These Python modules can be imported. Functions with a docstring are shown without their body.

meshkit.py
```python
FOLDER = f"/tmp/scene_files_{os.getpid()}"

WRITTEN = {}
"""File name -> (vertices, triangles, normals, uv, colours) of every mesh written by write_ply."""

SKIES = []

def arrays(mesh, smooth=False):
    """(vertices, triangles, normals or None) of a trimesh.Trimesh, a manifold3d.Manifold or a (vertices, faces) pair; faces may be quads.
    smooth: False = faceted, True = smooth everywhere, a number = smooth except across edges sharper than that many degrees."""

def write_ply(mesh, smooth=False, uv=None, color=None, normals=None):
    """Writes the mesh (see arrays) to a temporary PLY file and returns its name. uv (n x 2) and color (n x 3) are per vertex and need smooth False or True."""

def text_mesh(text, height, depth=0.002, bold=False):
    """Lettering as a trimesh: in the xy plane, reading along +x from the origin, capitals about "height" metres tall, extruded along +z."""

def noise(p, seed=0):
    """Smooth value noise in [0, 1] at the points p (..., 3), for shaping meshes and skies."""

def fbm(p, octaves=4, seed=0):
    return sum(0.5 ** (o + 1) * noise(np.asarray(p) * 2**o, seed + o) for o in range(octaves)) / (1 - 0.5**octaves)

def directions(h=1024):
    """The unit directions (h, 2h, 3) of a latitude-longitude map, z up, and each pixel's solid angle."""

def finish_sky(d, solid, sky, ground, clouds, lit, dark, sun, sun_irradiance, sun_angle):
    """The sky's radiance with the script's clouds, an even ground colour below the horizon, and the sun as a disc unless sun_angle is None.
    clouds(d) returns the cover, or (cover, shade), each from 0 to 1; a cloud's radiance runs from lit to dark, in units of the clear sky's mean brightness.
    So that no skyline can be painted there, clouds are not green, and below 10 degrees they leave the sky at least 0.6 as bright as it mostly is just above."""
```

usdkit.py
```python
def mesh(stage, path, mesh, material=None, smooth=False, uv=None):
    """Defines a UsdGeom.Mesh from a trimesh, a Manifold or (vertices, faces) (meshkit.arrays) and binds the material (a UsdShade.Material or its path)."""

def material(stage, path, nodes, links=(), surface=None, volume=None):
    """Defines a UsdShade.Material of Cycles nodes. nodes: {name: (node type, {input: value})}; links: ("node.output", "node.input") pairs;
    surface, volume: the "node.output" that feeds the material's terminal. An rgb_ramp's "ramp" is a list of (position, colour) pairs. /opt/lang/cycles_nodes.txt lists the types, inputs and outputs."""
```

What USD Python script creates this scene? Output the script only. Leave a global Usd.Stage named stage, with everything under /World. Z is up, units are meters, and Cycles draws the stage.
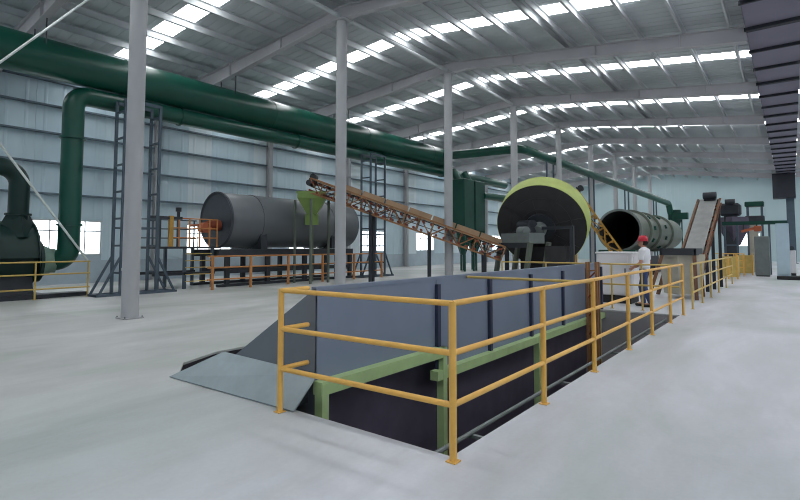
import math, random
import numpy as np
import trimesh, manifold3d as m3
from shapely.geometry import Polygon
import usdkit
from pxr import Usd, UsdGeom, UsdLux, UsdShade, Gf, Sdf

stage = Usd.Stage.CreateInMemory()
UsdGeom.SetStageUpAxis(stage, 'Z'); UsdGeom.SetStageMetersPerUnit(stage, 1.0)
UsdGeom.Xform.Define(stage, '/World'); UsdGeom.Scope.Define(stage, '/World/Looks')
rnd = random.Random(7)

# ---------------------------------------------------------------- camera, sky, exposure
EXPOSURE = 0.0
SKYLIGHT = 8.0          # radiance of the frosted roof lights
SKY = 1.2
EYE = 1.55
cam = UsdGeom.Camera.Define(stage, '/World/Camera')
Rm = [[0.7904300256, -0.0351184156, -0.6115448238], [0.6125523444, 0.0453163724, 0.7891299334], [0.0, -0.998355209, 0.0573312892]]  # columns: right, down, forward
r_, d_, f_ = [[Rm[i][k] for i in range(3)] for k in range(3)]
cam.AddTransformOp().Set(Gf.Matrix4d(*r_, 0, *[-x for x in d_], 0, *[-x for x in f_], 0, 0, 0, EYE, 1))
cam.CreateHorizontalApertureAttr(36.0); cam.CreateVerticalApertureAttr(22.5)
cam.CreateFocalLengthAttr(505 * 36 / 800.0)
cam.CreateVerticalApertureOffsetAttr(-33 * 36 / 800.0)
cam.CreateClippingRangeAttr((0.1, 500.0))
cam.CreateExposureAttr(EXPOSURE)

dome = UsdLux.DomeLight.Define(stage, '/World/Sky')
dome.CreateIntensityAttr(SKY); dome.CreateColorAttr((0.93, 0.97, 1.0))

# ---------------------------------------------------------------- materials
def lin(r, g, b):
    return tuple(((c / 255) / 12.92 if c / 255 <= .04045 else ((c / 255 + .055) / 1.055) ** 2.4) for c in (r, g, b))

def scl(c, k): return tuple(min(1, x * k) for x in c)

M = {}
def paint(name, rgb, rough=.55, metal=0.0, var=.12, scale=3.0, stretch=(1, 1, 1), spec=.4, bump=0.0):
    c = lin(*rgb)
    nodes = {'geo': ('geometry', {}), 'map': ('mapping', {'scale': stretch}), 'n': ('noise_texture', {'scale': scale, 'detail': 5.0, 'roughness': .6}),
             'r': ('rgb_ramp', {'ramp': [(.3, scl(c, 1 - var)), (.7, scl(c, 1 + var))]}),
             'p': ('principled_bsdf', {'roughness': rough, 'metallic': metal, 'specular_ior_level': spec})}
    links = [('geo.position', 'map.vector'), ('map.vector', 'n.vector'), ('n.fac', 'r.fac'), ('r.color', 'p.base_color')]
    if bump:
        nodes['b'] = ('bump', {'strength': bump, 'distance': .02}); links += [('n.fac', 'b.height'), ('b.normal', 'p.normal')]
    M[name] = usdkit.material(stage, '/World/Looks/' + name, nodes, links, surface='p.BSDF')

paint('column_paint', (172, 173, 176), .5, var=.06, scale=1.5, stretch=(1, 1, .3))
paint('beam_paint', (184, 182, 186), .55, var=.08, scale=.8)
paint('purlin_paint', (200, 204, 206), .5, .1, var=.06)
paint('roof_steel', (192, 198, 201), .6, var=.07, scale=.5)
for i, t in enumerate(((206, 224, 233), (210, 227, 235), (200, 220, 230), (222, 234, 239))):
    paint('wall_sheet_%d' % i, t, .6, var=.05, scale=.7, stretch=(1, 1, .25))
paint('girt_paint', (104, 120, 132), .6)
paint('far_sheet', (186, 206, 210), .6, var=.04, scale=.3)
paint('dado', (182, 196, 206), .75, var=.06)
paint('pipe_green', (14, 74, 60), .3, var=.12, scale=1.2, spec=.5)
paint('machine_green', (14, 66, 54), .45, var=.15, scale=2)
paint('fan_green', (12, 44, 40), .45, var=.15, scale=2)
paint('cone_green', (120, 146, 134), .45)
paint('rail_yellow', (230, 178, 90), .45, var=.08, scale=6)
paint('rail_faded', (200, 170, 96), .5, var=.12, scale=6)
paint('rail_orange', (190, 128, 74), .55, var=.15, scale=6)
paint('hopper_blue', (126, 136, 154), .5, var=.06, scale=1.2, spec=.3)
paint('hopper_grey', (112, 118, 126), .55, var=.06, scale=1.5, spec=.3)
paint('hopper_rib', (52, 58, 82), .55)
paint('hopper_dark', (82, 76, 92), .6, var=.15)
paint('frame_green', (176, 200, 144), .5, var=.08, scale=4)
paint('steel_plate', (156, 168, 172), .5, .15, var=.1, scale=3, bump=.1)
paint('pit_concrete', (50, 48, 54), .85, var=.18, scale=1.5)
paint('pit_end_concrete_lit', (150, 148, 152), .85, var=.12, scale=1.5)  # lighter copy of the pit concrete, light on the end wall painted in
paint('dark_steel', (48, 52, 58), .55, var=.15)
paint('tower_steel', (74, 88, 100), .55, var=.1)
paint('mid_steel', (116, 123, 122), .5, .1, var=.1)
paint('drum_grey', (98, 103, 108), .36, .1, var=.08, scale=1.0, spec=.5)
paint('drum_end', (62, 68, 76), .55, var=.1)
paint('drum3_shell', (104, 112, 102), .5, .1, var=.14, scale=2)
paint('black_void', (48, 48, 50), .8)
paint('pan_back', (52, 51, 53), .6, var=.12, scale=3)
paint('pan_green', (178, 192, 106), .5, var=.1, scale=2)
paint('chute_green', (124, 150, 82), .5, var=.1)
paint('frame_brown', (112, 80, 60), .6, var=.2, scale=6)
paint('truss_brown', (150, 108, 72), .6, var=.2, scale=6)
paint('truss_tan', (176, 146, 116), .7, var=.1)
paint('truss_ochre', (186, 142, 62), .6, var=.2, scale=6)
paint('rust_red', (130, 62, 44), .65, var=.2)
paint('orange', (178, 98, 66), .6)
paint('belt_grey', (150, 150, 148), .8, var=.12, scale=4)
paint('belt_dark', (62, 58, 56), .85, var=.2, scale=4)
paint('box_white', (222, 220, 222), .6, var=.04)
paint('hopper_light', (176, 172, 158), .6, var=.12, scale=3)
paint('cabinet_blue', (176, 196, 208), .5, var=.05)
paint('bin_yellow', (206, 178, 104), .6, var=.15, scale=4)
paint('rod_white', (214, 220, 218), .4, .2)
paint('gutter_steel', (126, 122, 138), .6, .1, var=.08, scale=.6)
paint('gutter_rib', (44, 46, 54), .6)
paint('skin', (190, 140, 118), .6, var=.04)
paint('shirt', (232, 232, 236), .8, var=.04)
paint('jeans', (62, 74, 112), .85, var=.12, scale=20)
paint('helmet_red', (196, 40, 60), .35)
paint('hair', (28, 22, 20), .7)
paint('shoe', (40, 36, 36), .6)
paint('frame_white', (216, 220, 222), .5)

# concrete floor: dusty pale grey, mottled, with tyre-swept streaks along the hall
def floor_material():
    nodes = {'geo': ('geometry', {}),
             'm1': ('mapping', {'scale': (.42, .2, 1)}), 'n1': ('noise_texture', {'scale': 1.0, 'detail': 6., 'roughness': .6, 'distortion': .6}),
             'm2': ('mapping', {'scale': (1.5, .35, 1)}), 'n2': ('noise_texture', {'scale': 1.0, 'detail': 6., 'roughness': .65}),
             'n3': ('noise_texture', {'scale': 26.0, 'detail': 4., 'roughness': .6}),
             'r1': ('rgb_ramp', {'ramp': [(.28, lin(168, 178, 174)), (.5, lin(198, 199, 205)), (.7, lin(220, 220, 228))]}), 'sx': ('separate_xyz', {}), 'ax': ('math', {'math_type': 'multiply_add', 'value2': 1.6, 'value3': -.8}), 'ay': ('math', {'math_type': 'add'}), 'am': ('map_range', {'from_min': -6.0, 'from_max': -2.0, 'to_min': 0.0, 'to_max': 1.0, 'clamp': True}), 'tint': ('rgb_ramp', {'ramp': [(0, (.90, .90, .83)), (1, (1.0, 1.0, 1.0))]}), 'c': ('mix_color', {'blend_type': 'multiply', 'fac': 1.0}),  # tint across the hall puts the cast of the light into the colour
             'r2': ('rgb_ramp', {'ramp': [(.35, (.86, .86, .85)), (.6, (1, 1, 1))]}),
             'r3': ('rgb_ramp', {'ramp': [(.3, (.95, .95, .95)), (.7, (1, 1, 1))]}),
             'a': ('mix_color', {'blend_type': 'multiply', 'fac': 1.0}), 'b': ('mix_color', {'blend_type': 'multiply', 'fac': 1.0}),
             'd1': ('vector_math', {'math_type': 'distance', 'vector2': (-4.6, 1.7, 0)}), 'd2': ('vector_math', {'math_type': 'distance', 'vector2': (.5, 2.9, 0)}), 'dm': ('math', {'math_type': 'minimum'}), 'dn': ('math', {'math_type': 'multiply_add', 'value2': -2.6}), 'dw': ('map_range', {'from_min': -.9, 'from_max': .9, 'to_min': 1.0, 'to_max': 0.0, 'clamp': True}), 'dr': ('rgb_ramp', {'ramp': [(0, (1, 1, 1)), (1, (.80, .85, .82))]}), 'e': ('mix_color', {'blend_type': 'multiply', 'fac': 1.0}), 'rr': ('map_range', {'from_min': .3, 'from_max': .7, 'to_min': .42, 'to_max': .62}),  # two soft greenish patches paint foreground shade into the floor colour
             'bp': ('bump', {'strength': .06, 'distance': .01}),
             'p': ('principled_bsdf', {'specular_ior_level': .35})}
    L = [('geo.position', 'm1.vector'), ('m1.vector', 'n1.vector'), ('geo.position', 'm2.vector'), ('m2.vector', 'n2.vector'), ('geo.position', 'n3.vector'),
         ('n1.fac', 'r1.fac'), ('n2.fac', 'r2.fac'), ('n3.fac', 'r3.fac'), ('r1.color', 'a.a'), ('r2.color', 'a.b'), ('a.result', 'b.a'), ('r3.color', 'b.b'),
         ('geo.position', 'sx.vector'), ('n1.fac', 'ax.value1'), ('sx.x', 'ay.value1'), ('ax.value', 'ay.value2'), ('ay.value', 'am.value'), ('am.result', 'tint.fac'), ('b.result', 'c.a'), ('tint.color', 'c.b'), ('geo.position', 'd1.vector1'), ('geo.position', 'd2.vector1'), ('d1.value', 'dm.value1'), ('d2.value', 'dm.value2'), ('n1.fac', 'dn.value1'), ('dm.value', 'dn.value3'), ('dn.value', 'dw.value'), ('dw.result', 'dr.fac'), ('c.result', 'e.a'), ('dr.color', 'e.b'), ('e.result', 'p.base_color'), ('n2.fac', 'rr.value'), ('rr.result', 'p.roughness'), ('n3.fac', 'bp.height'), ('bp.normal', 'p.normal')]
    M['floor'] = usdkit.material(stage, '/World/Looks/floor_concrete', nodes, L, surface='p.BSDF')
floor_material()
M['skylight'] = usdkit.material(stage, '/World/Looks/frosted_skylight', {'e': ('emission', {'color': (.95, .98, 1.0), 'strength': SKYLIGHT})}, [], surface='e.emission')
M['glass'] = usdkit.material(stage, '/World/Looks/window_glass', {'t': ('transparent_bsdf', {'color': (.95, .97, .97)}), 'g': ('glossy_bsdf', {'color': (.9, .9, .9), 'roughness': .05}), 'm': ('mix_closure', {'fac': .06})},
                             [('t.BSDF', 'm.closure1'), ('g.BSDF', 'm.closure2')], surface='m.closure')

# ---------------------------------------------------------------- geometry helpers
A = lambda *x: np.array(x, float)
def unit(v): v = np.asarray(v, float); return v / (np.linalg.norm(v) + 1e-12)
CUBE = np.array([[x, y, z] for x in (-.5, .5) for y in (-.5, .5) for z in (-.5, .5)], float)
CF = np.array([[0, 1, 3], [0, 3, 2], [4, 6, 7], [4, 7, 5], [0, 4, 5], [0, 5, 1], [2, 3, 7], [2, 7, 6], [0, 2, 6], [0, 6, 4], [1, 5, 7], [1, 7, 3]])
def box(c, s):
    return CUBE * np.asarray(s, float) + np.asarray(c, float), CF
def boxb(lo, hi):
    lo, hi = np.asarray(lo, float), np.asarray(hi, float); return box((lo + hi) / 2, hi - lo)
def frame(t, up=(0, 0, 1)):
    t = unit(t); up = np.asarray(up, float)
    if abs(t @ unit(up)) > .99: up = A(0, 1, 0) if abs(t[1]) < .9 else A(1, 0, 0)
    s = unit(np.cross(t, up)); return t, s, np.cross(s, t)
def bar(p, q, w, h, up=(0, 0, 1)):
    p, q = np.asarray(p, float), np.asarray(q, float); t, s, n = frame(q - p, up)
    v = CUBE * A(np.linalg.norm(q - p), w, h)
    return (p + q) / 2 + v[:, :1] * t + v[:, 1:2] * s + v[:, 2:] * n, CF[:, ::-1]
def join(*ms):
    if len(ms) == 1 and isinstance(ms[0], list): ms = ms[0]
    V, F, k = [], [], 0
    for v, f in ms: V.append(np.asarray(v, float)); F.append(np.asarray(f) + k); k += len(v)
    return np.vstack(V), np.vstack(F)
def sweep(pts, r, n=12, cap=True, up=(0, 0, 1)):
    """tube through pts, radii r (number or list)"""
    p = np.asarray(pts, float); k = len(p); rr = np.broadcast_to(np.asarray(r, float), (k,))
    t = np.zeros_like(p); d = np.diff(p, axis=0); d /= np.linalg.norm(d, axis=1, keepdims=True)
    t[0], t[-1] = d[0], d[-1]
    for i in range(1, k - 1): t[i] = unit(d[i - 1] + d[i])
    _, s, _ = frame(t[0], up); V = []
    a = np.arange(n) * 2 * math.pi / n
    for i in range(k):
        s = unit(s - (s @ t[i]) * t[i]); b = np.cross(t[i], s)
        c = 1.0 if i in (0, k - 1) else 1 / max(.4, math.sqrt((1 + d[i - 1] @ d[i]) / 2)) if len(p) == 3 else 1.0
        V.append(p[i] + rr[i] * c * (np.cos(a)[:, None] * s + np.sin(a)[:, None] * b))
    F = []
    for i in range(k - 1):
        for j in range(n):
            q = (i * n + j, i * n + (j + 1) % n, (i + 1) * n + (j + 1) % n, (i + 1) * n + j)
            F += [(q[0], q[1], q[2]), (q[0], q[2], q[3])]
    V = list(np.vstack(V))
    if cap:
        V += [p[0], p[-1]]; a0, a1 = len(V) - 2, len(V) - 1
        for j in range(n):
            F += [(a0, (j + 1) % n, j), (a1, (k - 1) * n + j, (k - 1) * n + (j + 1) % n)]
    return np.array(V), np.array(F)
def tube(p, q, r, n=10): return sweep([p, q], r, n)
def arc_path(pts, rad, seg=6):
    """polyline with rounded corners"""
    P = [np.asarray(x, float) for x in pts]; out = [P[0]]
    for i in range(1, len(P) - 1):
        a, b = unit(P[i - 1] - P[i]), unit(P[i + 1] - P[i]); ang = math.acos(np.clip(a @ b, -1, 1))
        L = rad / math.tan(ang / 2); c = P[i] + unit(a + b) * rad / math.sin(ang / 2)
        u0, u1 = unit(P[i] + a * L - c), unit(P[i] + b * L - c); w = math.acos(np.clip(u0 @ u1, -1, 1))
        for k in range(seg + 1):
            x = k / seg; out.append(c + rad * (math.sin((1 - x) * w) * u0 + math.sin(x * w) * u1) / math.sin(w))
    out.append(P[-1]); return out
def lathe(c, axis, prof, n=32, closed=False):
    """prof: list of (radius, offset along axis); open profile"""
    c = np.asarray(c, float); t, s, b = frame(axis); a = np.arange(n) * 2 * math.pi / n
    V = [c + o * t + r * (np.cos(a)[:, None] * s + np.sin(a)[:, None] * b) for r, o in prof]
    k = len(prof); F = []
    for i in range(k if closed else k - 1):
        i2 = (i + 1) % k
        for j in range(n):
            q = (i * n + j, i * n + (j + 1) % n, i2 * n + (j + 1) % n, i2 * n + j)
            F += [(q[0], q[2], q[1]), (q[0], q[3], q[2])]
    return np.vstack(V), np.array(F)
def ring(c, axis, r0, r1, w, n=32):
    return lathe(c, axis, [(r0, -w / 2), (r1, -w / 2), (r1, w / 2), (r0, w / 2)], n, True)
def prism(poly, o, u, v, w, th):
    """2D polygon (in axes u,v from o) with thickness th along w, centred"""
    m = trimesh.creation.extrude_polygon(Polygon(poly), th, engine='earcut')
    P = np.array(m.vertices); o, u, v, w = [np.asarray(x, float) for x in (o, u, v, w)]
    return o + P[:, :1] * u + P[:, 1:2] * v + (P[:, 2:] - th / 2) * w, np.array(m.faces)
def bevbox(c, s, b=.02):
    """box with chamfered edges"""
    c, s = np.asarray(c, float), np.asarray(s, float) / 2
    pts = []
    for sx in (-1, 1):
        for sy in (-1, 1):
            for sz in (-1, 1):
                k = A(sx, sy, sz)
                for ax in range(3):
                    e = s - b; e = e.copy(); e[ax] = s[ax]; pts.append(c + k * e)
    h = trimesh.convex.convex_hull(np.array(pts)); return np.array(h.vertices), np.array(h.faces)

# ---------------------------------------------------------------- scene objects
_n = {}
def path_for(parent, name):
    k = _n.get((parent, name), 0); _n[(parent, name)] = k + 1
    return '%s/%s' % (parent, name if k == 0 else '%s_%03d' % (name, k))
def keys(prim, **kw):
    for k, v in kw.items():
        if v: prim.SetCustomDataByKey(k, v)
class Thing:
    def __init__(s, name, label=None, cat=None, base=(0, 0, 0), group=None, kind=None):
        s.base = np.asarray(base, float); s.path = path_for('/World', name); s.name = name
        x = UsdGeom.Xform.Define(stage, s.path); x.AddTranslateOp().Set(Gf.Vec3d(*map(float, s.base))); s.prim = x.GetPrim()
        keys(s.prim, label=label, category=cat, group=group, kind=kind); s.group = group; s.cat = cat
    def part(s, name, mesh, mat, label=None, under=None, smooth=False, kind=None):
        p = path_for(under or s.path, name); v, f = mesh
        usdkit.mesh(stage, p, (np.asarray(v) - s.base, f), M[mat], smooth=smooth)
        keys(stage.GetPrimAtPath(p), label=label, kind=kind); return p
    def copy(s, base, label, group=None, rotz=0):
        p = path_for('/World', s.name); x = UsdGeom.Xform.Define(stage, p)
        x.GetPrim().GetReferences().AddInternalReference(s.path)
        x.GetPrim().GetAttribute('xformOp:translate').Set(Gf.Vec3d(*map(float, base)))
        x.GetPrim().SetInstanceable(True); keys(x.GetPrim(), label=label, category=s.cat, group=group or s.group); return x
def single(name, mesh, mat, label=None, cat=None, smooth=False, kind=None, group=None):
    p = path_for('/World', name); v, f = mesh; v = np.asarray(v); lo, hi = v.min(0), v.max(0); b = A((lo[0] + hi[0]) / 2, (lo[1] + hi[1]) / 2, lo[2])
    m = usdkit.mesh(stage, p, (v - b, f), M[mat], smooth=smooth); m.AddTranslateOp().Set(Gf.Vec3d(*map(float, b)))
    keys(m.GetPrim(), label=label, category=cat, kind=kind, group=group); return p

# ================================================================= THE SETTING
BAY, Y0 = 6.4, 5.1
RX, RZ, SL, SR = -11.3, 9.6, .08, .12        # ridge, its height, slopes left and right
WX, VX = -23.4, -0.35                        # left wall face, valley line
YA, YB = Y0 - 2 * BAY, Y0 + 9 * BAY          # front and back walls
XR = 22.0
def roof(x): return RZ - (SL * (RX - x) if x < RX else SR * (x - RX))
def roof2(x): return roof(VX) + .1 * (x - .46) if x < 11 else roof(VX) + 1.054 - .1 * (x - 11)
UX, UY, UZ = A(1, 0, 0), A(0, 1, 0), A(0, 0, 1)

PX0, PX1, PY0, PY1 = -6.75, -2.04, 3.25, 12.9
pit = [(-5.9, PY0), (PX1, PY0), (PX1, PY1), (PX0, PY1), (PX0, 4.3), (-6.45, 3.62)]
fl = trimesh.creation.extrude_polygon(Polygon([(WX - .3, YA - .3), (XR + .3, YA - .3), (XR + .3, YB + .3), (WX - .3, YB + .3)], [pit]), .03, engine='earcut')
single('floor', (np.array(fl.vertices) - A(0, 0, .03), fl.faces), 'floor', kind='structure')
pw = Thing('pit_wall', kind='structure', base=(-4.4, 8, -2.6))
for i in range(6):
    a, b = A(*pit[i], 0), A(*pit[(i + 1) % 6], 0); t = unit(b - a); nrm = np.cross(t, UZ)
    pw.part('side', bar(a + nrm * .1 - UZ * 1.32, b + nrm * .1 - UZ * 1.32, .2, 2.56), 'pit_end_concrete_lit' if i == 2 else 'pit_concrete')
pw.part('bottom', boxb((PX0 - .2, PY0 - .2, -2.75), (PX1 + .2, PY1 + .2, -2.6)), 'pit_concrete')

# left wall: sheets, girts, posts; the windows sit in it
wl = Thing('wall_left', kind='structure', base=(WX, Y0, 0))
PW = BAY / 5; W0, W1, WZ0, WZ1 = 6.75, 6.75 + 2 * PW, 1.17, 2.62
bays = range(-2, 9)
y = W0 - 14 * PW
while y < YB - .1:
    a, b = max(y, YA), min(y + PW, YB); ph = (a - W0 + .001) % BAY
    m_ = 'wall_sheet_%d' % rnd.choice([0, 0, 1, 2, 3])
    prof = []
    def sheet(z0, z1):
        w = b - a
        ms = [boxb((WX - .06, a + .004, z0), (WX - .03, b - .004, z1))]
        for q in (.25, .75): ms.append(prism([(-.07, 0), (.07, 0), (.03, .014), (-.03, .014)], A(WX - .03, a + w * q, (z0 + z1) / 2), UY, UX, UZ, z1 - z0))
        return join(ms)
    top = roof(WX) - .02
    if b > a + .05:
        if ph < 2 * PW - .1: wl.part('wall_sheet', sheet(WZ1, top), m_); 
        else: wl.part('wall_sheet', sheet(.95, top), m_)
    y += PW
wl.part('dado_wall', boxb((WX - .25, YA, -.1), (WX - .03, YB, .95)), 'dado')
wl.part('backing_sheet', boxb((WX - .30, YA, WZ1), (WX - .26, YB, roof(WX) + .3)), 'dado')
for j in bays:
    y0 = W0 + j * BAY - BAY
    # masonry between windows, hidden by the sheets outside
    if y0 + BAY > YA: wl.part('sill_band', boxb((WX - .2, max(YA, y0 + 2 * PW), .95), (WX - .08, min(YB, y0 + BAY), WZ1)), 'dado')
    if y0 + 2 * PW < YB and y0 > YA: wl.part('sill_band', boxb((WX - .2, y0, .95), (WX - .03, y0 + 2 * PW, WZ0)), 'dado')
    ya, yb = Y0 + j * BAY, Y0 + (j + 1) * BAY
    for gz in (3.66, 4.9, 6.1, 7.2, 8.2):
        ms = [boxb((WX, ya + .12, gz), (WX + .16, yb - .12, gz + .012)), boxb((WX + .15, ya + .12, gz - .06), (WX + .165, yb - .12, gz + .012)), boxb((WX, ya + .12, gz - .06), (WX + .01, yb - .12, gz))]
        wl.part('girt', join(ms), 'girt_paint')
    if j >= -1:
        h = roof(WX) - .7
        wl.part('wall_column', join(boxb((WX + .02, ya - .11, 0), (WX + .04, ya + .11, h)), boxb((WX + .33, ya - .11, 0), (WX + .35, ya + .11, h)), boxb((WX + .04, ya - .006, 0), (WX + .33, ya + .006, h)), boxb((WX - .02, ya - .18, 0), (WX + .42, ya + .18, .02))), 'column_paint')
nw = 0
for j in range(-1, 9):
    y0 = W0 + j * BAY
    if y0 + 2 * PW > YB: continue
    nw += 1
    w = Thing('window_%d' % nw, kind='structure', base=(WX, y0 + PW, WZ0))
    x = WX - .1; y1 = y0 + 2 * PW
    w.part('window_frame', join(boxb((x - .03, y0, WZ0), (x + .05, y1, WZ0 + .05)), boxb((x - .03, y0, WZ1 - .05), (x + .05, y1, WZ1)), boxb((x - .03, y0, WZ0), (x + .05, y0 + .05, WZ1)), boxb((x - .03, y1 - .05, WZ0), (x + .05, y1, WZ1))), 'frame_white')
    for q in (1, 2, 3):
        yy = y0 + q * PW / 2; w.part('mullion', boxb((x - .02, yy - .02, WZ0), (x + .03, yy + .02, WZ1)), 'frame_white')
    w.part('transom', boxb((x - .02, y0, 2.15), (x + .03, y1, 2.19)), 'frame_white')
    for q in range(4): w.part('pane', boxb((x, y0 + q * PW / 2 + .02, WZ0 + .04), (x + .006, y0 + (q + 1) * PW / 2 - .02, WZ1 - .04)), 'glass')

# back wall of pale sheets, front and right walls out of frame
wb = Thing('wall_back', kind='structure', base=(RX, YB, 0))
x = WX
while x < XR - .05:
    a, b = x, min(XR, x + 1.9); z = max(roof(a) if a < VX else roof2(a), roof(b) if b < VX else roof2(b)) + .1
    win = abs(a + 4.4) < .05
    for z0, z1 in (((0, 1.5), (2.9, z)) if win else ((0, z),)):
        wb.part('wall_sheet', join(boxb((a + .01, YB + .03, z0), (b - .01, YB + .06, z1)), *[boxb((a + q * 1.9 - .04, YB, z0), (a + q * 1.9 + .04, YB + .03, z1)) for q in (.2, .5, .8) if a + q * 1.9 + .04 < b]), 'far_sheet')
    x += 1.9
for lo, hi in (((WX - .3, -.1), (-4.4, 11)), ((-2.5, -.1), (XR + .3, 11)), ((-4.4, -.1), (-2.5, 1.5)), ((-4.4, 2.9), (-2.5, 11))): wb.part('backing', boxb((lo[0], YB + .08, lo[1]), (hi[0], YB + .2, hi[1])), 'far_sheet')
nw += 1; w = Thing('window_%d' % nw, kind='structure', base=(-3.45, YB, 1.5))
w.part('window_frame', join(boxb((-4.4, YB + .06, 1.5), (-4.33, YB + .12, 2.9)), boxb((-2.57, YB + .06, 1.5), (-2.5, YB + .12, 2.9)), boxb((-4.4, YB + .06, 1.5), (-2.5, YB + .12, 1.57)), boxb((-4.4, YB + .06, 2.83), (-2.5, YB + .12, 2.9)), boxb((-3.48, YB + .06, 1.5), (-3.42, YB + .12, 2.9))), 'frame_white')
for q in (-4.33, -3.42): w.part('pane', boxb((q, YB + .08, 1.57), (q + .85, YB + .086, 2.83)), 'glass')
single('wall_front', boxb((WX - .3, YA - .2, -.1), (XR + .3, YA, 11)), 'dado', kind='structure')
single('wall_right', boxb((XR, YA, -.1), (XR + .2, YB, 11)), 'dado', kind='structure')

# ceiling: ribbed deck, roof lights, purlins, tapered rafters, ridge ties
ce = Thing('ceiling', kind='structure', base=(RX, Y0, RZ))
SKW = .38
def deck(x0, z0, x1, z1, y0, y1):
    t = unit(A(x1 - x0, 0, z1 - z0)); n = np.cross(UY, t); n = n if n[2] > 0 else -n
    ms = [bar(A(x0, (y0 + y1) / 2, z0) + n * .03, A(x1, (y0 + y1) / 2, z1) + n * .03, y1 - y0, .012, up=n)]
    k = int((y1 - y0) / .33)
    for i in range(k):
        yy = y0 + (i + .5) * (y1 - y0) / k
        ms.append(bar(A(x0, yy, z0) + n * .019, A(x1, yy, z1) + n * .019, .12, .014, up=n))
    return join(ms)
for j in range(-2, 9):
    ya, yb = Y0 + j * BAY, Y0 + (j + 1) * BAY; ym = (ya + yb) / 2 + .42
    for (x0, x1, rf) in ((WX - .3, RX, roof), (RX, -.85, roof), (.46, 11, roof2), (11, XR + .2, roof2)):
        z0, z1 = rf(x0 + 1e-6), rf(x1 - 1e-6) if x1 != 11 else roof2(10.999)
        ce.part('roof_sheet', deck(x0, z0, x1, z1, ya, ym - SKW), 'roof_steel'); ce.part('roof_sheet', deck(x0, z0, x1, z1, ym + SKW, yb), 'roof_steel')
        seg = 1 if x0 > 0 else 8
        for i in range(seg):
            a, b = x0 + (x1 - x0) * i / seg, x0 + (x1 - x0) * (i + 1) / seg
            za, zb = z0 + (z1 - z0) * i / seg, z0 + (z1 - z0) * (i + 1) / seg
            ce.part('skylight_panel', bar((a, ym, za + .03), (b, ym, zb + .03), 2 * SKW, .01), 'skylight')
    xs = [(RX - .35 - 1.45 * i) for i in range(8)] + [-6.27 + 1.25 * i for i in range(-3, 5)] + [-10.95, -5.95]
    for x in xs:
        z = roof(x)
        ce.part('purlin', join(boxb((x - .035, ya, z - .28), (x + .035, yb, z - .265)), boxb((x - .035, ya, z - .015), (x + .035, yb, z)), boxb((x - .035, ya, z - .28), (x - .027, yb, z)), boxb((x + .027, ya, z - .28), (x + .035, yb, z - .235))), 'purlin_paint')
    ce.part('ridge_tie', sweep([(RX, ya + .1, 8.98), (RX, yb - .1, 8.98)], .075, 10), 'purlin_paint', smooth=35)
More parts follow.
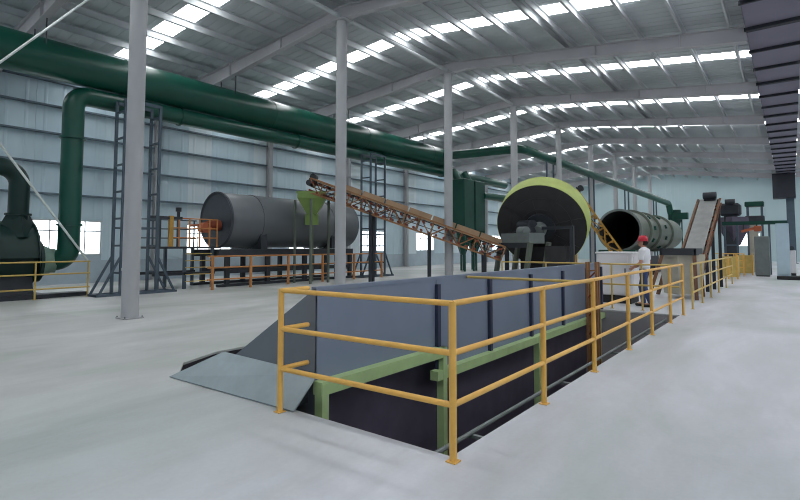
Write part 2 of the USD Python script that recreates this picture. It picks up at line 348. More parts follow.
for j in range(-1, 9):
    y = Y0 + j * BAY
    top = [(-.85, roof(-.85) - .3), (RX, RZ - .3), (WX + .1, roof(WX) - .3)]
    bot = [(WX + .1, 7.45), (-20.6, 7.92), (RX - .9, 8.86), (RX + .9, 8.86), (-.85, 7.6)]
    web = prism(bot + top, A(0, y, 0), UX, UZ, UY, .02)
    fl_ = [bar(A(p[0], y, p[1]), A(q[0], y, q[1]), .22, .02) for p, q in list(zip(bot, bot[1:])) + list(zip(top, top[1:]))]
    st = []
    for x in (-20.6, -17.4, -14.3, -8.3, -5.2, -2.6):
        zb = np.interp(x, [p[0] for p in bot], [p[1] for p in bot]); st.append(boxb((x - .008, y - .1, zb), (x + .008, y + .1, roof(x) - .3)))
    ce.part('rafter', join([web] + fl_ + st), 'beam_paint')
    ce.part('rafter', join(prism([(.46, 7.6), (11, 8.5), (XR, 7.5), (XR, 8.0), (11, 9.1), (.46, 8.05)], A(0, y, 0), UX, UZ, UY, .02), bar((.46, y, 7.6), (11, y, 8.5), .22, .02), bar((11, y, 8.5), (XR, y, 7.5), .22, .02)), 'beam_paint')

# valley gutter overhead on the right: long steel trough seen from below
vg = Thing('valley_gutter', 'long grey steel valley gutter under the roof at the upper right with dark cross ribs', 'gutter', base=(VX, Y0, 7.5))
for j in range(-1, 9):
    ya, yb = Y0 + j * BAY, Y0 + (j + 1) * BAY
    for i in range(3):
        a, b = ya + i * BAY / 3, ya + (i + 1) * BAY / 3
        vg.part('trough_panel', join(boxb((-.86, a + .02, 8.0), (.44, b - .02, 8.02)), boxb((-.87, a + .02, 8.0), (-.85, b - .02, 8.42)), boxb((.43, a + .02, 8.0), (.45, b - .02, 8.42))), 'gutter_steel')
        d = .2 if i == 0 else .07
        vg.part('rib', boxb((-.9, a - d / 2, 7.9), (.45, a + d / 2, 8.0)), 'gutter_rib')
vg.part('end_box', boxb((-1.2, 55.8, 5.8), (.42, 57.4, 7.97)), 'gutter_rib')

# ================================================================= RIDGE COLUMNS
names = {0: 'tall round pale steel column standing nearest on the left, in front of the dark pipe tower',
         1: 'second round pale steel column, rising behind the grey hopper wall and the long incline conveyor',
         2: 'third round pale steel column, just left of the dark green dust collector',
         3: 'fourth round pale steel column, rising behind the tilted green-rimmed pan',
         4: 'fifth round pale steel column in the ridge row, right above the pan rim',
         5: 'sixth round pale steel column in the ridge row, left of the open drum mouth',
         6: 'seventh round pale steel column in the ridge row, above the open drum mouth',
         7: 'eighth round pale steel column in the ridge row, above the middle of the open drum',
         8: 'ninth and farthest round pale steel column in the ridge row, before the back wall',
         -1: 'round pale steel column just beyond the left edge that holds the brace rods'}
c0 = Thing('steel_column', names[0], 'column', base=(RX, Y0, 0), group='ridge columns')
c0.part('shaft', sweep([(RX, Y0, .03), (RX, Y0, 8.82)], .175, 20), 'column_paint', smooth=35)
c0.part('base_plate', bevbox((RX, Y0, .015), (.42, .42, .025), .006), 'column_paint')
for sx in (-1, 1):
    for sy in (-1, 1): c0.part('anchor_bolt', sweep([(RX + sx * .18, Y0 + sy * .18, .03), (RX + sx * .18, Y0 + sy * .18, .055)], .012, 6), 'dark_steel')
c0.part('collar', ring((RX, Y0, 1.05), UZ, .172, .186, .05, 20), 'column_paint', smooth=35)
c0.part('cap_plate', boxb((RX - .3, Y0 - .2, 8.82), (RX + .3, Y0 + .2, 8.85)), 'column_paint')
for j in (-1, 1, 2, 3, 4, 5, 6, 7, 8): c0.copy((RX, Y0 + j * BAY, 0), names[j])
single('brace_rod', tube((RX - .02, Y0 - .16, 7.69), (RX - .02, Y0 - BAY + .2, .25), .022, 8), 'rod_white', 'thin white brace rod crossing the top left corner up over the green pipe', 'rod', smooth=40)
single('stay_rod', tube((-17.25, 6.47, 1.1), (-17.3, 2.6, 6.62), .034, 8), 'rod_white', 'thin white stay rod slanting from the big pipe down to the pale yellow railing', 'rod', smooth=40)

# ================================================================= PIPES, FAN, TOWERS
PXX = -17.6
t = Thing('main_duct', 'large dark green air pipe, the upper and thicker of the two along the left wall', 'pipe', base=(PXX, 15, 6.7))
t.part('pipe', sweep([(PXX, -3, 7.2), (PXX, 27.2, 7.2)], .59, 28), 'pipe_green', smooth=35)
for y in (1.5, 7.5, 13.5, 19.5, 25.5): t.part('joint_band', ring((PXX, y, 7.2), UY, .585, .602, .06, 28), 'pipe_green', smooth=35)
for y in (5.1, 11.5, 17.9, 24.3): t.part('hanger', join(tube((PXX - .5, y, 7.3), (PXX - .5, y, 8.25), .02, 6), tube((PXX + .5, y, 7.3), (PXX + .5, y, 8.25), .02, 6)), 'dark_steel')
t = Thing('branch_duct', 'thinner dark green pipe under the big one that turns down to the fan', 'pipe', base=(PXX, 15, .9))
t.part('pipe', sweep(arc_path([(PXX, 36, 6.29), (PXX, 6.06, 6.29), (PXX, 6.06, 1.1), (PXX - .3, 5.75, 1.1)], .4, 8), .3, 22), 'pipe_green', smooth=35)
for z in (2.2, 4.9): t.part('flange', ring((PXX, 6.06, z), UZ, .31, .35, .06, 22), 'pipe_green', smooth=35)
for y in (9.5, 15, 21, 27): t.part('flange', ring((PXX, y, 6.29), UY, .31, .345, .06, 22), 'pipe_green', smooth=35)
t = Thing('cross_duct', 'green pipe crossing from the wall and running back above the pan and open drum', 'pipe', base=(-12, 27, 5.4))
t.part('pipe', sweep(arc_path([(PXX + .5, 26.6, 7.2), (-12.1, 27.0, 7.15), (-8.9, 52, 5.5), (-8.85, 52.6, 4.6)], .5, 6), .26, 18), 'pipe_green', smooth=35)
for a in (.12, .35, .6, .85):
    p = A(-12.1, 27, 7.15) * (1 - a) + A(-8.9, 52, 5.5) * a
    t.part('pipe_post', join(tube((p[0], p[1] - .2, 0), (p[0], p[1] - .2, p[2] - .1), .06, 8), tube((p[0], p[1] + .9, 0), (p[0], p[1] + .9, p[2] - .1), .06, 8)), 'tower_steel')

# fan
FX, FY, FZ = -18.5, 5.3, 1.2
t = Thing('exhaust_fan', 'big dark green snail-shaped exhaust fan on the floor at the left edge behind the railing', 'fan', base=(FX, FY - .6, 0))
sp = []
for i in range(41):
    a = i / 40 * 2 * math.pi; r = .86 + .3 * i / 40; sp.append((r * math.cos(a + math.pi * .0), -r * math.sin(a) * 1.0))
sp = [(x, z) for x, z in sp]
t.part('volute', prism(sp, A(FX, FY - .55, FZ), UX, UZ, UY, 1.0), 'fan_green', smooth=30)
t.part('volute_rim', join(prism([(x * 1.05, z * 1.05) for x, z in sp], A(FX, FY - .06, FZ), UX, UZ, UY, .04), prism([(x * 1.05, z * 1.05) for x, z in sp], A(FX, FY - 1.04, FZ), UX, UZ, UY, .04)), 'fan_green')
t.part('inlet_flange', ring((-17.95, FY + .04, 1.1), UY, .3, .62, .08, 32), 'fan_green')
t.part('inlet_cone', lathe((-17.95, FY + .06, 1.1), (.12, .9, 0), [(0, 0), (.52, 0), (.5, .08), (.36, .34), (.36, .44), (0, .44)], 28), 'cone_green', label='pale grey-green inlet cone', smooth=35)
t.part('outlet_duct', sweep(arc_path([(FX + .5, FY - .45, FZ + .7), (FX + .5, FY - .45, 3.85), (FX + .2, FY - 9, 3.95)], .5, 8), .26, 20), 'fan_green', smooth=35)
t.part('outlet_transition', join(sweep([(FX + .5, FY - .45, FZ + .6), (FX + .5, FY - .45, FZ + 1.25)], [.6, .3], 4), ring((FX + .5, FY - .45, FZ + 1.28), UZ, .26, .33, .06, 20)), 'fan_green')
t.part('pedestal', join(prism([(-.9, 0), (.9, 0), (.55, .95), (-.55, .95)], A(FX, FY - .55, 0.1), UX, UZ, UY, .9), boxb((FX - 1.15, FY - 1.3, 0), (FX + 1.05, FY + .25, .12))), 'dark_steel')
t.part('motor', sweep([(FX, FY - 2.2, FZ), (FX, FY - 1.3, FZ)], .3, 18), 'machine_green', smooth=35)
t.part('motor_stand', boxb((FX - .35, FY - 2.2, 0), (FX + .35, FY - 1.3, FZ - .28)), 'dark_steel')

def tower(cx, cy, label, first=None):
    if first: first.copy((cx, cy, 0), label); return first
    t = Thing('pipe_tower', label, 'tower', base=(cx, cy, 0), group='pipe towers')
    xs, ys = (cx - .31, cx + .31), (cy - .56, cy + .56); H = 6.25
    for x in xs:
        for y in ys: t.part('leg', boxb((x - .04, y - .04, 0), (x + .04, y + .04, H)), 'tower_steel')
    for y in ys:
        for z in np.arange(.7, H, .86): t.part('rung', boxb((xs[0], y - .03, z - .03), (xs[1], y + .03, z + .03)), 'tower_steel')
    for x in xs:
        t.part('tie', boxb((x - .03, ys[0], 2.1), (x + .03, ys[1], 2.16)), 'tower_steel')
        t.part('tie', boxb((x - .04, ys[0], H - .1), (x + .04, ys[1], H)), 'tower_steel')
        for y, d in ((ys[0], -1), (ys[1], 1)):
            t.part('brace', bar((x, y, 1.25), (x, y + d * .62, .05), .06, .06), 'tower_steel')
    t.part('foot_frame', join(*[boxb((x - .05, ys[0] - .7, 0), (x + .05, ys[1] + .7, .07)) for x in xs], *[boxb((xs[0], y - .05, 0), (xs[1], y + .05, .07)) for y in (ys[0] - .65, ys[0], ys[1], ys[1] + .65)]), 'tower_steel')
    return t
tw = tower(-16.93, 7.75, 'dark steel pipe tower of ladder frames with splayed feet behind the nearest column')
tower(-16.93, 19.6, 'dark steel pipe tower rising behind the long brown incline conveyor', tw)

# railings ---------------------------------------------------------
def railing(name, label, pts, zs, posts, mat, base, r=.024, toe=False, group=None, zbase=0, rp=None):
    t = Thing(name, label, 'railing', base=base, group=group); rp = rp or r
    for z in zs:
        for a, b in zip(pts, pts[1:]):
            t.part('rail', tube((a[0], a[1], zbase + z), (b[0], b[1], zbase + z), r, 10), mat, smooth=40)
    for p in posts:
        t.part('post', sweep([(p[0], p[1], zbase), (p[0], p[1], zbase + max(zs) + r * .6)], rp, 10), mat, smooth=40)
        if zbase == 0: t.part('foot_plate', bevbox((p[0], p[1], .006), (.085, .085, .01), .003), mat)
    return t
HX, HY0, HY1 = -3.78, 3.5, 13.0
right_posts = [(-1.98, y) for y in (3.18, 4.87, 6.48, 8.15, 9.75, 11.45, 12.95)]
rl = railing('pit_railing', 'bright yellow tube railing around the near corner and long right side of the pit', [(-3.84, 3.46), (-3.84, 3.12), (-1.98, 3.18), (-1.98, 12.95)], (1.13, .77, .40), [(-3.84, 3.12)] + right_posts, 'rail_yellow', (-1.98, 8, 0), r=.0225, rp=.028)
t = single('cross_rail', tube((HX + .02, 6.46, 1.1), (-1.98, 6.46, 1.1), .018, 8), 'rail_faded', 'thin tan rail running from the hopper wall across to the third railing post', 'rail', smooth=40)
railing('aisle_railing', 'yellow tube railing that carries on along the aisle past the red-helmeted worker', [(-1.98, 14.3), (-1.98, 24.7)], (1.1, .75, .4), [(-1.98, y) for y in (14.3, 16.0, 17.9, 19.9, 22.3, 24.7)], 'rail_faded', (-1.98, 20, 0))
railing('pit_end_railing', 'faded yellow railing across the far end of the pit in front of the white cabinet', [(-6.6, 13.3), (-2.1, 13.3)], (1.1, .6), [(x, 13.3) for x in (-6.6, -5.3, -4.3, -3.6, -2.9)], 'rail_faded', (-4.3, 13.3, 0), r=.022)
railing('fan_railing', 'pale yellow tube railing in front of the green fan', [(-17.25, .5), (-17.25, 6.55), (-16.6, 6.55), (-16.6, 9.0)][:2], (1.08, .72, .3), [(-17.25, y) for y in (.6, 2.1, 3.6, 5.12, 6.5)], 'rail_faded', (-17.25, 4, 0))
railing('drum_railing', 'orange-brown railing along the foot of the long grey drum', [(-16.2, 9.9), (-16.2, 19.5)], (1.18, .78, .36), [(-16.2, y) for y in (10.1, 11.7, 13.5, 15.4, 17.4, 19.4)], 'rail_orange', (-16.2, 14, 0), r=.03, rp=.055)
single('floor_trough', join(boxb((-18.0, 1.0, 0), (-17.55, 6.6, .10)), boxb((-18.02, 1.0, .10), (-17.53, 6.6, .13))), 'dark_steel', 'low dark cable duct lying on the floor behind the pale yellow railing', 'cable duct')

# ================================================================= HOPPER IN THE PIT
t = Thing('feed_hopper', 'large blue-grey steel loading hopper with dark ribs standing in the fenced pit', 'hopper', base=(-4.8, 8, -2.6))
segs = [3.5, 5.67, 7.14, 8.71, 10.32, 11.85, 13.0]
for i, (a, b) in enumerate(zip(segs, segs[1:])):
    zb = .18 if i == 0 else -.1
    t.part('side_panel', boxb((HX - .012, a + .004, zb - .02), (HX, b - .004, 1.13)), 'hopper_blue')
    if i: t.part('rib', boxb((HX, a - .035, zb), (HX + .05, a + .035, 1.04)), 'hopper_rib')
t.part('rib', boxb((HX, 12.93, -.1), (HX + .05, 13.0, 1.04)), 'hopper_rib')
t.part('top_rim', boxb((HX - .06, 3.5, 1.10), (HX + .012, 13.0, 1.14)), 'hopper_blue')
tri = [(HX, 1.13), (-5.85, -.16), (-5.85, -.6), (HX, -.6)]
t.part('end_plate', prism(tri, A(0, 3.51, 0), UX, UZ, UY, .02), 'hopper_grey', label='dark grey slanted end plate')
t.part('end_plate', prism(tri, A(0, 13.0, 0), UX, UZ, UY, .02), 'hopper_grey')
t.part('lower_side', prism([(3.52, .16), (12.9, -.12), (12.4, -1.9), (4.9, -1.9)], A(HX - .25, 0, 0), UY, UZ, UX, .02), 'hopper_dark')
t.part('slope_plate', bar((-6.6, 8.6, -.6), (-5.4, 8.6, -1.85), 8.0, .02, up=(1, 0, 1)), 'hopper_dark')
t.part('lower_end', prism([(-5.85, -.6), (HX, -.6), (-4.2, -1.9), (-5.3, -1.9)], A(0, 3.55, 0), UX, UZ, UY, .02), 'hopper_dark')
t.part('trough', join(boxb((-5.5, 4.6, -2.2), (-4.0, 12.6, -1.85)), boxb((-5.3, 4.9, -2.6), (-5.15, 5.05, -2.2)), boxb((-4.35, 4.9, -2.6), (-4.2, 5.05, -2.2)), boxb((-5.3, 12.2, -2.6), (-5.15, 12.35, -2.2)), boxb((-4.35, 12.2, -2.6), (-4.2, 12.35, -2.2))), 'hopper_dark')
t = Thing('support_frame', 'pale green steel frame of beams and posts carrying the hopper wall inside the pit', 'frame', base=(HX, 8, -2.6))
t.part('beam', boxb((HX + .0, 3.48, .09), (HX + .12, 5.72, .22)), 'frame_green')
t.part('beam', boxb((HX + .0, 5.52, -.19), (HX + .12, 13.0, -.07)), 'frame_green')
for y, z in ((3.53, .20), (5.69, .22), (8.84, -.1), (12.5, -.1)):
    t.part('post', boxb((HX + .02, y - .045, -2.6), (HX + .125, y + .045, z)), 'frame_green')
    t.part('post_plate', boxb((HX - .1, y - .16, -2.6), (HX + .22, y + .16, -2.57)), 'frame_green')
t = Thing('pit_pipe', 'thin grey pipe running along the right wall inside the pit', 'pipe', base=(-2.3, 8, -.1))
t.part('pipe', tube((-2.3, 3.4, -.1), (-2.3, 12.8, -.1), .02, 8), 'mid_steel', smooth=40)
for y in (4, 6.2, 8.4, 10.6, 12.5): t.part('bracket', boxb((-2.32, y - .02, -.14), (-2.03, y + .02, -.11)), 'mid_steel')
# sloping cover plate on the left
t = Thing('cover_plate', 'grey sheet steel ramp plate sloping up from the floor to the hopper end', 'plate', base=(-4.75, 3.3, 0))
pv = A((-5.85, 3.12, .004), (-3.72, 3.19, .004), (-3.72, 3.485, .285), (-5.33, 3.5, .298)); ph_ = trimesh.convex.convex_hull(np.vstack([pv, pv + A(0, -.008, .012)]))
t.part('plate', (np.array(ph_.vertices), np.array(ph_.faces)), 'steel_plate')
for x in (-5.2, -4.75, -4.3, -3.85): t.part('stiffener', prism([(3.25, .0), (3.47, .0), (3.47, .25), (3.25, .045)], A(x, 0, 0), UY, UZ, UX, .012), 'dark_steel')
t = Thing('lattice_post', 'orange-brown lattice leg standing at the far end of the hopper', 'post', base=(-3.5, 11.45, -2.6))
for sx in (-.1, .1):
    for sy in (-.07, .07): t.part('angle_leg', boxb((-3.5 + sx - .025, 11.45 + sy - .025, -2.6), (-3.5 + sx + .025, 11.45 + sy + .025, 1.2)), 'truss_brown')
for i in range(9):
    z = -.6 + i * .2; t.part('lacing', bar((-3.6, 11.38, z), (-3.4, 11.38, z + .2 if i % 2 else z + .02), .03, .03), 'rust_red' if i % 2 else 'truss_brown')
t.part('foot', boxb((-3.64, 11.3, -2.6), (-3.34, 11.6, -2.57)), 'truss_brown')

# ================================================================= MACHINES ON THE LEFT
t = Thing('rotary_drum', 'long plain grey rotary drum lying on a dark steel frame by the left wall', 'drum', base=(-18, 14.5, 0))
DC = A(-18, 11.3, 2.58)
t.part('shell', lathe(DC, UY, [(1.1, 0), (1.1, 7.2)], 44), 'drum_grey', smooth=35)
t.part('end_cover', lathe(DC, UY, [(0, .06), (.25, .04), (1.02, .05), (1.09, .0), (1.1, .02)], 44), 'drum_end', label='darker flat end cover', smooth=35)
t.part('end_cover', lathe(DC, UY, [(0, 7.2), (1.1, 7.2)], 44), 'drum_end')
t.part('end_flange', ring(DC + A(0, .05, 0), UY, 1.09, 1.13, .08, 44), 'drum_end', smooth=35)
for y in (1.6, 5.6): t.part('riding_ring', ring(DC + A(0, y, 0), UY, 1.095, 1.12, .16, 44), 'drum_grey', smooth=35)
for y in (1.6, 5.6):
    t.part('cradle', join(prism([(-1.0, -1.15), (1.0, -1.15), (.95, -.45), (.75, -.85), (.4, -1.12), (-.4, -1.12), (-.75, -.85), (-.95, -.45)], DC + A(0, y, 0), UX, UZ, UY, .3)), 'dark_steel')
for x in (-.85, .85): t.part('long_beam', boxb((DC[0] + x - .08, 10.9, 1.15), (DC[0] + x + .08, 18.25, 1.42)), 'dark_steel')
for y in (11.3, 13.2, 15.2, 17.2, 18.1):
    for x in (-.85, .85): t.part('leg', boxb((DC[0] + x - .08, y - .08, 0), (DC[0] + x + .08, y + .08, 1.15)), 'dark_steel')
for x in (-.85, .85): t.part('tie_beam', boxb((DC[0] + x - .05, 11.3, .5), (DC[0] + x + .05, 18.1, .66)), 'dark_steel')
for x in (-.85, .85): t.part('ground_beam', boxb((DC[0] + x - .1, 10.9, 0), (DC[0] + x + .1, 18.25, .1)), 'dark_steel')
# burner on the drum end and platform beside it
t = Thing('burner', 'red-orange burner head fixed to the end of the long grey drum', 'burner', base=(-17.6, 11.0, 2.2))
t.part('body', sweep([(-17.75, 10.75, 2.35), (-17.75, 11.3, 2.35)], [.16, .22], 16), 'rust_red', smooth=35)
t.part('blower', sweep([(-17.95, 10.7, 2.25), (-17.6, 10.7, 2.25)], .2, 16), 'orange', smooth=35)
t.part('pipe', tube((-17.75, 10.75, 2.35), (-18.6, 10.6, 2.35), .05, 8), 'orange', smooth=35)
t = Thing('service_platform', 'dark steel service platform with light railings at the near end of the long drum', 'platform', base=(-18, 9.8, 0))
t.part('deck', boxb((-18.9, 8.6, 1.45), (-17.4, 10.95, 1.53)), 'dark_steel')
for x in (-18.85, -17.45):
    for y in (8.75, 9.75, 10.85): t.part('leg', boxb((x - .05, y - .05, 0), (x + .05, y + .05, 1.45)), 'tower_steel')
    t.part('beam', boxb((x - .05, 8.6, .5), (x + .05, 10.95, .6)), 'dark_steel')
for z in (1.85, 2.2, 2.55):
    t.part('rail', tube((-17.42, 9.3, z), (-17.42, 11.05, z), .022, 8), 'rail_orange'); t.part('rail', tube((-18.85, 8.6, z), (-18.85, 11.0, z), .022, 8), 'tower_steel')
for y in (9.5, 9.9, 10.3, 10.7, 11.02): t.part('rail_post', boxb((-17.44, y - .022, 1.5), (-17.40, y + .022, 2.57)), 'rail_orange')
for y in (8.65, 9.25, 9.9, 10.9): t.part('rail_post', boxb((-18.87, y - .022, 1.5), (-18.83, y + .022, 2.57)), 'tower_steel')
t.part('gate_post', boxb((-17.48, 9.12, 1.53), (-17.36, 9.26, 2.62)), 'truss_ochre', label='ochre gate post')
t.part('upper_beam', boxb((-17.5, 8.4, 2.5), (-17.38, 9.6, 2.6)), 'dark_steel')
t.part('hanger', boxb((-17.48, 8.75, 1.5), (-17.4, 8.83, 2.5)), 'dark_steel')
t.part('valve_stem', join(boxb((-17.7, 9.55, 1.53), (-17.62, 9.63, 2.95)), sweep([(-17.66, 9.59, 2.8), (-17.66, 9.59, 2.95)], .1, 10)), 'dark_steel')
for z in np.arange(.25, 1.5, .25): t.part('ladder_rung', boxb((-17.42, 9.75, z), (-17.38, 10.8, z + .03)), 'rail_faded')

# conveyors --------------------------------------------------------
def conveyor(name, label, p0, p1, w, d, style, fmat, bmat, nroll, legs, rmat='rust_red', legmat=None, cleats=0, cover=None):
    p0, p1 = np.asarray(p0, float), np.asarray(p1, float); tt, s, n = frame(p1 - p0); L = np.linalg.norm(p1 - p0)
    t = Thing(name, label, 'conveyor', base=(p0[0], p0[1], 0))
    P = lambda a, b, c: p0 + a * tt + b * s + c * n
    rb = .12; ms = [bar(P(0, 0, rb), P(L, 0, rb), w, .015, up=n), bar(P(0, 0, -rb), P(L, 0, -rb), w, .012, up=n)]
    for e, sg in ((0, -1), (L, 1)):
        for i in range(6):
            a0, a1 = -math.pi / 2 + i * math.pi / 6, -math.pi / 2 + (i + 1) * math.pi / 6
            ms.append(bar(P(e + sg * rb * math.cos(a0), 0, rb * math.sin(a0)), P(e + sg * rb * math.cos(a1), 0, rb * math.sin(a1)), w, .012, up=n if abs(i - 2.5) > 1 else tt))
    t.part('belt', join(ms), bmat)
    for k in range(cleats): t.part('cleat', bar(P((k + .5) * L / cleats, -w * .46, rb + .03), P((k + .5) * L / cleats, w * .46, rb + .03), .02, .06, up=n), bmat)
    for sg in (-1, 1):
        b = sg * (w / 2 + .05)
        if style == 'truss':
            q = [bar(P(0, b, d * .35), P(L, b, d * .35), .06, .06, up=n), bar(P(0, b, -d * .65), P(L, b, -d * .65), .06, .06, up=n)]
            k = max(4, int(L / .6))
            for i in range(k):
                a, c = i * L / k, (i + 1) * L / k
                q.append(bar(P(a, b, -d * .65), P(a, b, d * .35), .045, .045, up=tt))
                q.append(bar(P(a, b, -d * .65) if i % 2 else P(a, b, d * .35), P(c, b, d * .35) if i % 2 else P(c, b, -d * .65), .04, .04, up=s))
            t.part('side_frame', join(q), fmat)
        else:
            t.part('side_frame', join(bar(P(-.1, b, 0), P(L + .1, b, 0), .02, d, up=n), bar(P(-.1, b + sg * .03, d / 2), P(L + .1, b + sg * .03, d / 2), .08, .02, up=n), bar(P(-.1, b + sg * .03, -d / 2), P(L + .1, b + sg * .03, -d / 2), .08, .02, up=n)), fmat)
    for k in range(nroll):
        a = (k + .5) * L / nroll
        t.part('roller', tube(P(a, -w / 2 - .1, rb - .07), P(a, w / 2 + .1, rb - .07), .05, 8), rmat)
        t.part('roller', tube(P(a, -w / 2 - .1, -d * .5), P(a, w / 2 + .1, -d * .5), .05, 8), rmat)
    for e in (0, L): t.part('pulley', tube(P(e, -w / 2 - .04, 0), P(e, w / 2 + .04, 0), .105, 14), 'dark_steel', smooth=35)
    for a in legs:
        for sg in (-1, 1):
            top = P(a * L, sg * (w / 2 + .05), -d * .6); t.part('leg', boxb((top[0] - .05, top[1] - .05, 0), (top[0] + .05, top[1] + .05, top[2] + .05)), legmat or fmat)
    if cover: t.part('cover_sheet', join(*[bar(P(L * (i / 8) + .03, w * .5, .33), P(L * ((i + 1) / 8) - .03, w * .5, .33), .02, .3, up=n) for i in range(7)]), cover)
    h = P(L, w * .1, .3); t.part('motor', join(sweep([h - s * .22, h + s * .22], .13, 14), bar(h - s * .2 - n * .13, h + s * .2 - n * .13, .26, .06, up=n)), 'dark_steel', smooth=35)
    return t
conveyor('incline_conveyor', 'long brown truss belt conveyor climbing left from the pan to the green chute', (-9.4, 19.0, 1.32), (-16.1, 14.6, 4.2), .8, .58, 'truss', 'truss_brown', 'belt_dark', 26, (.08, .36, .66), 'rust_red', legmat='dark_steel', cover='truss_tan')
t = Thing('feed_chute', 'yellow-green steel funnel chute under the top end of the long conveyor', 'chute', base=(-16.5, 14.9, 0))
CX, CY = -16.15, 14.7
t.part('funnel', sweep([(CX, CY, 3.78), (CX, CY, 3.55), (CX, CY, 2.85)], [.82, .82, .26], 4), 'chute_green')
t.part('rim', sweep([(CX, CY, 3.75), (CX, CY, 3.83)], .86, 4), 'chute_green')
t.part('spout', boxb((CX - .2, CY - .2, 2.45), (CX + .2, CY + .2, 2.9)), 'chute_green')
for sx in (-.5, .5):
    for sy in (-.5, .5): t.part('leg', boxb((CX + sx - .04, CY + sy - .04, 0), (CX + sx + .04, CY + sy + .04, 3.5)), 'drum3_shell')
conveyor('ochre_conveyor', 'short steep ochre yellow conveyor dropping from behind the pan toward the white cabinet', (-6.15, 24.2, 1.15), (-8.0, 23.8, 4.1), .5, .4, 'truss', 'truss_ochre', 'belt_dark', 8, (.1, .92), 'truss_ochre')
conveyor('belt_conveyor', 'steep conveyor with pale grey belt and brown side frames right of the worker', (-2.72, 18.75, .55), (-2.5, 22.9, 3.25), .58, .2, 'channel', 'frame_brown', 'belt_grey', 6, (.3, .6, .95), 'rust_red', legmat='dark_steel')
# feed hopper at the foot of that conveyor
t = Thing('loading_bin', 'small pale tapered feed bin with dark rim on brown splayed legs before the steep conveyor', 'bin', base=(-2.72, 17.1, 0))
bx, by = -2.66, 17.35
t.part('rim', join(boxb((bx - .46, by - .62, 1.28), (bx + .46, by - .56, 1.48)), boxb((bx - .46, by + .56, 1.28), (bx + .46, by + .62, 1.48)), boxb((bx - .48, by - .62, 1.28), (bx - .42, by + .62, 1.48)), boxb((bx + .42, by - .62, 1.28), (bx + .48, by + .62, 1.48))), 'dark_steel')
t.part('body', sweep([(bx, by, 1.3), (bx, by, 1.2), (bx, by, .12)], [.62, .62, .5], 4), 'hopper_light')
for sx in (-1, 1):
    for sy in (-1, 1): t.part('leg', bar((bx + sx * .42, by + sy * .56, 1.3), (bx + sx * (.8 if sx < 0 else .46), by + sy * .66, 0), .09, .09), 'frame_brown')
t.part('chute_lip', boxb((bx - .3, by + .45, .3), (bx + .3, by + .95, .5)), 'hopper_light')

# tilted pan (disc granulator) ------------------------------------
PC = A(-8.37, 20.5, 2.36); az, el = math.radians(-11), math.radians(25)
AX = A(math.sin(az) * math.cos(el), math.cos(az) * math.cos(el), math.sin(el))
t = Thing('disc_granulator', 'large tilted round pan with yellow-green rim and dark back on a grey stand', 'granulator', base=(PC[0], PC[1], 0))
t.part('rim', lathe(PC, AX, [(1.80, .02), (1.85, .0), (1.87, .02), (1.93, .88), (1.89, .9), (1.82, .84)], 64, True), 'pan_green', label='yellow-green pan rim', smooth=35)
t.part('back_disc', lathe(PC, AX, [(0, .0), (1.85, .0), (1.85, .1), (0, .1)], 64), 'pan_back')
for r in (.75, 1.25): t.part('stiffener_ring', ring(PC + AX * .0, AX, r, r + .04, .05, 48), 'pan_back')
_, s_, n_ = frame(AX)
for i in range(8):
    a = i * math.pi / 4 + .2; d = math.cos(a) * s_ + math.sin(a) * n_
    t.part('stiffener', bar(PC + d * .5, PC + d * 1.78, .04, .06, up=AX), 'pan_back')
t.part('girth_gear', ring(PC - AX * .1, AX, .3, .62, .14, 40), 'dark_steel')
t.part('hub', lathe(PC, AX, [(0, -.62), (.26, -.6), (.3, -.45), (.3, 0)], 28), 'mid_steel', smooth=35)
def P2(du, dz, dn=0): return PC + A(.92, -.38, 0) * du + UZ * dz - A(.38, .92, 0) * dn * -1 * -1
Fx, Fn = A(.93, -.37, 0), A(.37, .93, 0) * -1
Q = lambda u, n, z: A(PC[0], PC[1], 0) + Fx * u + Fn * n + UZ * z
t.part('tilt_beam', bar(Q(-1.75, .35, 2.28), Q(2.0, .35, 2.28), .16, .12), 'dark_steel')
t.part('gearbox', bar(Q(-.75, 1.1, 1.86), Q(.85, 1.1, 1.86), .85, .42), 'mid_steel')
t.part('motor', sweep([Q(.0, 1.2, 2.14), Q(.4, 1.2, 2.14)], .2, 18), 'mid_steel', smooth=35)
t.part('motor', sweep([Q(-.45, .7, 2.36), Q(.25, .7, 2.36)], .27, 18), 'dark_steel', smooth=35)
t.part('platform_beam', bar(Q(-.85, 1.55, 1.58), Q(.95, 1.55, 1.58), .12, .2), 'dark_steel')
for u0, u1 in ((-.75, -1.15), (.95, .6)): 
    for n in (.45, 1.45): t.part('stand_leg', bar(Q(u0, n + .1, 1.7), Q(u1, n + .1, 0), .16, .16), 'drum3_shell')
t.part('base_housing', boxb(Q(1.0, .6, 0) - A(.0, .4, 0), Q(1.9, .6, 1.55) + A(0, .5, 0)), 'black_void')
t.part('base_housing', boxb(Q(-.7, .5, 0), Q(.6, .1, 1.5) + A(0, .7, 0)), 'black_void')
t.part('base_beam', bar(Q(-1.3, 1.45, .08), Q(1.2, 1.45, .08), .2, .16), 'dark_steel'); t.part('base_beam', bar(Q(-1.3, .45, .08), Q(1.2, .45, .08), .2, .16), 'dark_steel')
for u in (-1.7, 1.95): t.part('side_post', boxb(Q(u, .35, 0) - A(.07, .07, 0), Q(u, .35, 2.3) + A(.07, .07, 0)), 'dark_steel')

